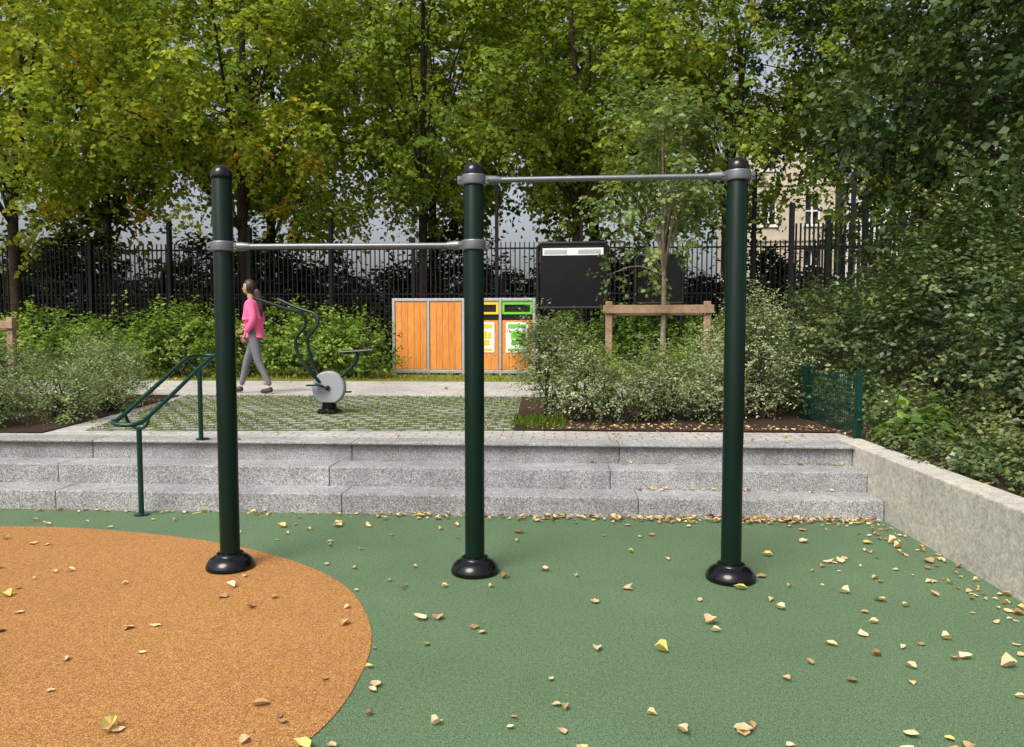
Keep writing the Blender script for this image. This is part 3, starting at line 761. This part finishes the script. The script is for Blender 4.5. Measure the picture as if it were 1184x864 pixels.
# jacket with sleeves
V=[(0.0,0,1.02),(0.0,0,0.88),(-0.01,0,1.16),(-0.02,0,1.32),(-0.035,0,1.45),(-0.04,0,1.485),
   (-0.015,-0.15,1.40),(0.07,-0.20,1.15),(-0.06,-0.19,0.95),
   (-0.015,0.15,1.40),(0.02,0.21,1.14),(-0.19,0.18,1.02)]
E=[(0,1),(0,2),(2,3),(3,4),(4,5),(3,6),(6,7),(7,8),(3,9),(9,10),(10,11)]
skin('pink_jacket',V,E,[(0.15,0.135),(0.16,0.145),(0.145,0.13),(0.15,0.14),(0.09,0.09),0.068,0.080,0.062,0.046,0.080,0.062,0.046],M['pink'],W)
def hand(px,py,pz,dx,dz,side,nm):
    # palm then five bent fingers
    d=Vector((dx,0,dz)).normalized(); b=Vector((px,py,pz)); s=Vector((d.z,0,-d.x))*-1
    skin(nm+'_palm',[tuple(b-d*0.02),tuple(b+d*0.03),tuple(b+d*0.075)],[(0,1),(1,2)],[(0.022,0.018),(0.034,0.018),(0.034,0.015)],M['skin'],W,1)
    for i,(o_,l_) in enumerate(((-0.026,0.062),(-0.009,0.074),(0.009,0.070),(0.026,0.054))):
        r0=b+d*0.075+s*o_; r1=r0+d*l_*0.45; r2=r1+d*l_*0.32+Vector((0,side*0.014,0)); r3=r2+d*l_*0.2+Vector((0,side*0.018,0))
        skin(nm+'_finger_%d'%(i+1),[tuple(r0-d*0.01),tuple(r1),tuple(r2),tuple(r3)],[(0,1),(1,2),(2,3)],[0.0085,0.008,0.0075,0.006],M['skin'],W,1)
    r0=b+d*0.02+s*-0.028; r1=r0+d*0.028+s*-0.02; r2=r1+d*0.026+s*-0.006
    skin(nm+'_thumb',[tuple(r0),tuple(r1),tuple(r2)],[(0,1),(1,2)],[0.011,0.0095,0.007],M['skin'],W,1)
hand(-0.075,-0.19,0.925,-0.3,-0.9,1,'near_hand'); hand(-0.215,0.178,1.008,-0.85,-0.3,-1,'far_hand')
# shoes
skin('trailing_shoe',[(0.31,-0.09,0.075),(0.25,-0.09,0.055),(0.17,-0.09,0.042),(0.11,-0.09,0.034)],[(0,1),(1,2),(2,3)],[(0.044,0.05),(0.046,0.046),(0.048,0.038),(0.040,0.030)],M['shoe'],W)
skin('leading_shoe',[(-0.24,0.09,0.065),(-0.30,0.09,0.055),(-0.38,0.09,0.042),(-0.44,0.09,0.036)],[(0,1),(1,2),(2,3)],[(0.044,0.05),(0.046,0.046),(0.048,0.038),(0.040,0.030)],M['shoe'],W)
# head with face
bm=bmesh.new(); bmesh.ops.create_icosphere(bm,subdivisions=4,radius=1)
for v in bm.verts:
    x_,y_,z_=v.co; 
    jaw = max(0,-z_)
    v.co=Vector(((x_*0.092-0.018*jaw*(1 if x_<0 else 0.2)), y_*0.075*(1-0.28*jaw), z_*0.115))
    # nose, brow, lips
    if x_<-0.5:
        g=math.exp(-((z_+0.12)/0.16)**2-(y_/0.16)**2); v.co.x-=0.022*g
        g=math.exp(-((z_+0.52)/0.08)**2-(y_/0.30)**2); v.co.x-=0.007*g
        for sy in (-0.4,0.4):
            g=math.exp(-((z_-0.05)/0.13)**2-((y_-sy)/0.17)**2); v.co.x+=0.008*g
    v.co+=Vector((-0.075,0,1.655))
h=fin(bm,'head',M['skin'],W,True,0,80)
bm=bmesh.new()
for sy in (-0.03,0.03):
    bmesh.ops.create_icosphere(bm,subdivisions=2,radius=0.0095,matrix=Matrix.Translation((-0.152,sy,1.660)))
fin(bm,'eyes',M['shoe'],W,True)
bm=bmesh.new(); box(bm,-0.158,-0.150,-0.022,0.022,1.592,1.598); fin(bm,'mouth',M['pink'],W)
bm=bmesh.new()
for sy in (-0.077,0.077):
    bmesh.ops.create_icosphere(bm,subdivisions=2,radius=1,matrix=Matrix.Translation((-0.065,sy,1.65))@Matrix.Diagonal((0.017,0.008,0.03,1)))
fin(bm,'ears',M['skin'],W,True)
bm=bmesh.new(); bmesh.ops.create_icosphere(bm,subdivisions=4,radius=1)
dl=[v for v in bm.verts if (v.co.x<-0.25 and v.co.z<0.45) or v.co.z<-0.75]
bmesh.ops.delete(bm,geom=dl,context='VERTS')
for v in bm.verts:
    n_=1+0.03*math.sin(v.co.y*25)+0.02*math.sin(v.co.z*18)
    v.co=Vector((v.co.x*0.104*n_-0.066,v.co.y*0.089*n_,v.co.z*0.126+1.662))
hh=fin(bm,'hair',M['hair'],W,True,0,80); so=hh.modifiers.new('s','SOLIDIFY'); so.thickness=0.01
skin('long_hair',[(0.02,0,1.64),(0.055,0,1.54),(0.085,-0.01,1.42),(0.10,-0.01,1.28),(0.10,0,1.18)],[(0,1),(1,2),(2,3),(3,4)],[(0.05,0.07),(0.045,0.075),(0.035,0.07),(0.028,0.055),(0.012,0.02)],M['hair'],W)

# ------------------------------------------------------------------ light
w = bpy.data.worlds.new('World'); sc.world=w; w.use_nodes=True
nt=w.node_tree; bg=nt.nodes['Background']
sky=nt.nodes.new('ShaderNodeTexSky'); sky.sky_type='NISHITA'; sky.sun_disc=False
SE=math.radians(52); SA=math.radians(212)   # compass azimuth, clockwise from +Y
sky.sun_elevation=SE; sky.sun_rotation=SA; sky.air_density=1.0; sky.dust_density=6.0; sky.ozone_density=0.6
hs=nt.nodes.new('ShaderNodeHueSaturation'); hs.inputs['Saturation'].default_value=0.45; hs.inputs['Value'].default_value=1.3
nt.links.new(sky.outputs[0],hs.inputs['Color']); nt.links.new(hs.outputs[0],bg.inputs[0]); bg.inputs[1].default_value=0.15
sd=Vector((math.sin(SA)*math.cos(SE),math.cos(SA)*math.cos(SE),math.sin(SE)))
ld=bpy.data.lights.new('sun','SUN'); ld.energy=2.6; ld.angle=math.radians(30); ld.color=(1,0.965,0.90)
lo=bpy.data.objects.new('sun',ld); COL.objects.link(lo); lo.rotation_euler=sd.to_track_quat('Z','Y').to_euler(); lo.location=(0,0,20)

# ------------------------------------------------------------------ camera
cd=bpy.data.cameras.new('camera'); cam=bpy.data.objects.new('camera',cd); COL.objects.link(cam)
cam.location=(0,0,1.5); cam.rotation_euler=(math.radians(90-3.42),0,YAW)
cd.sensor_width=36; cd.lens=26.45; cd.clip_end=1000; cd.clip_start=0.05
sc.camera=cam
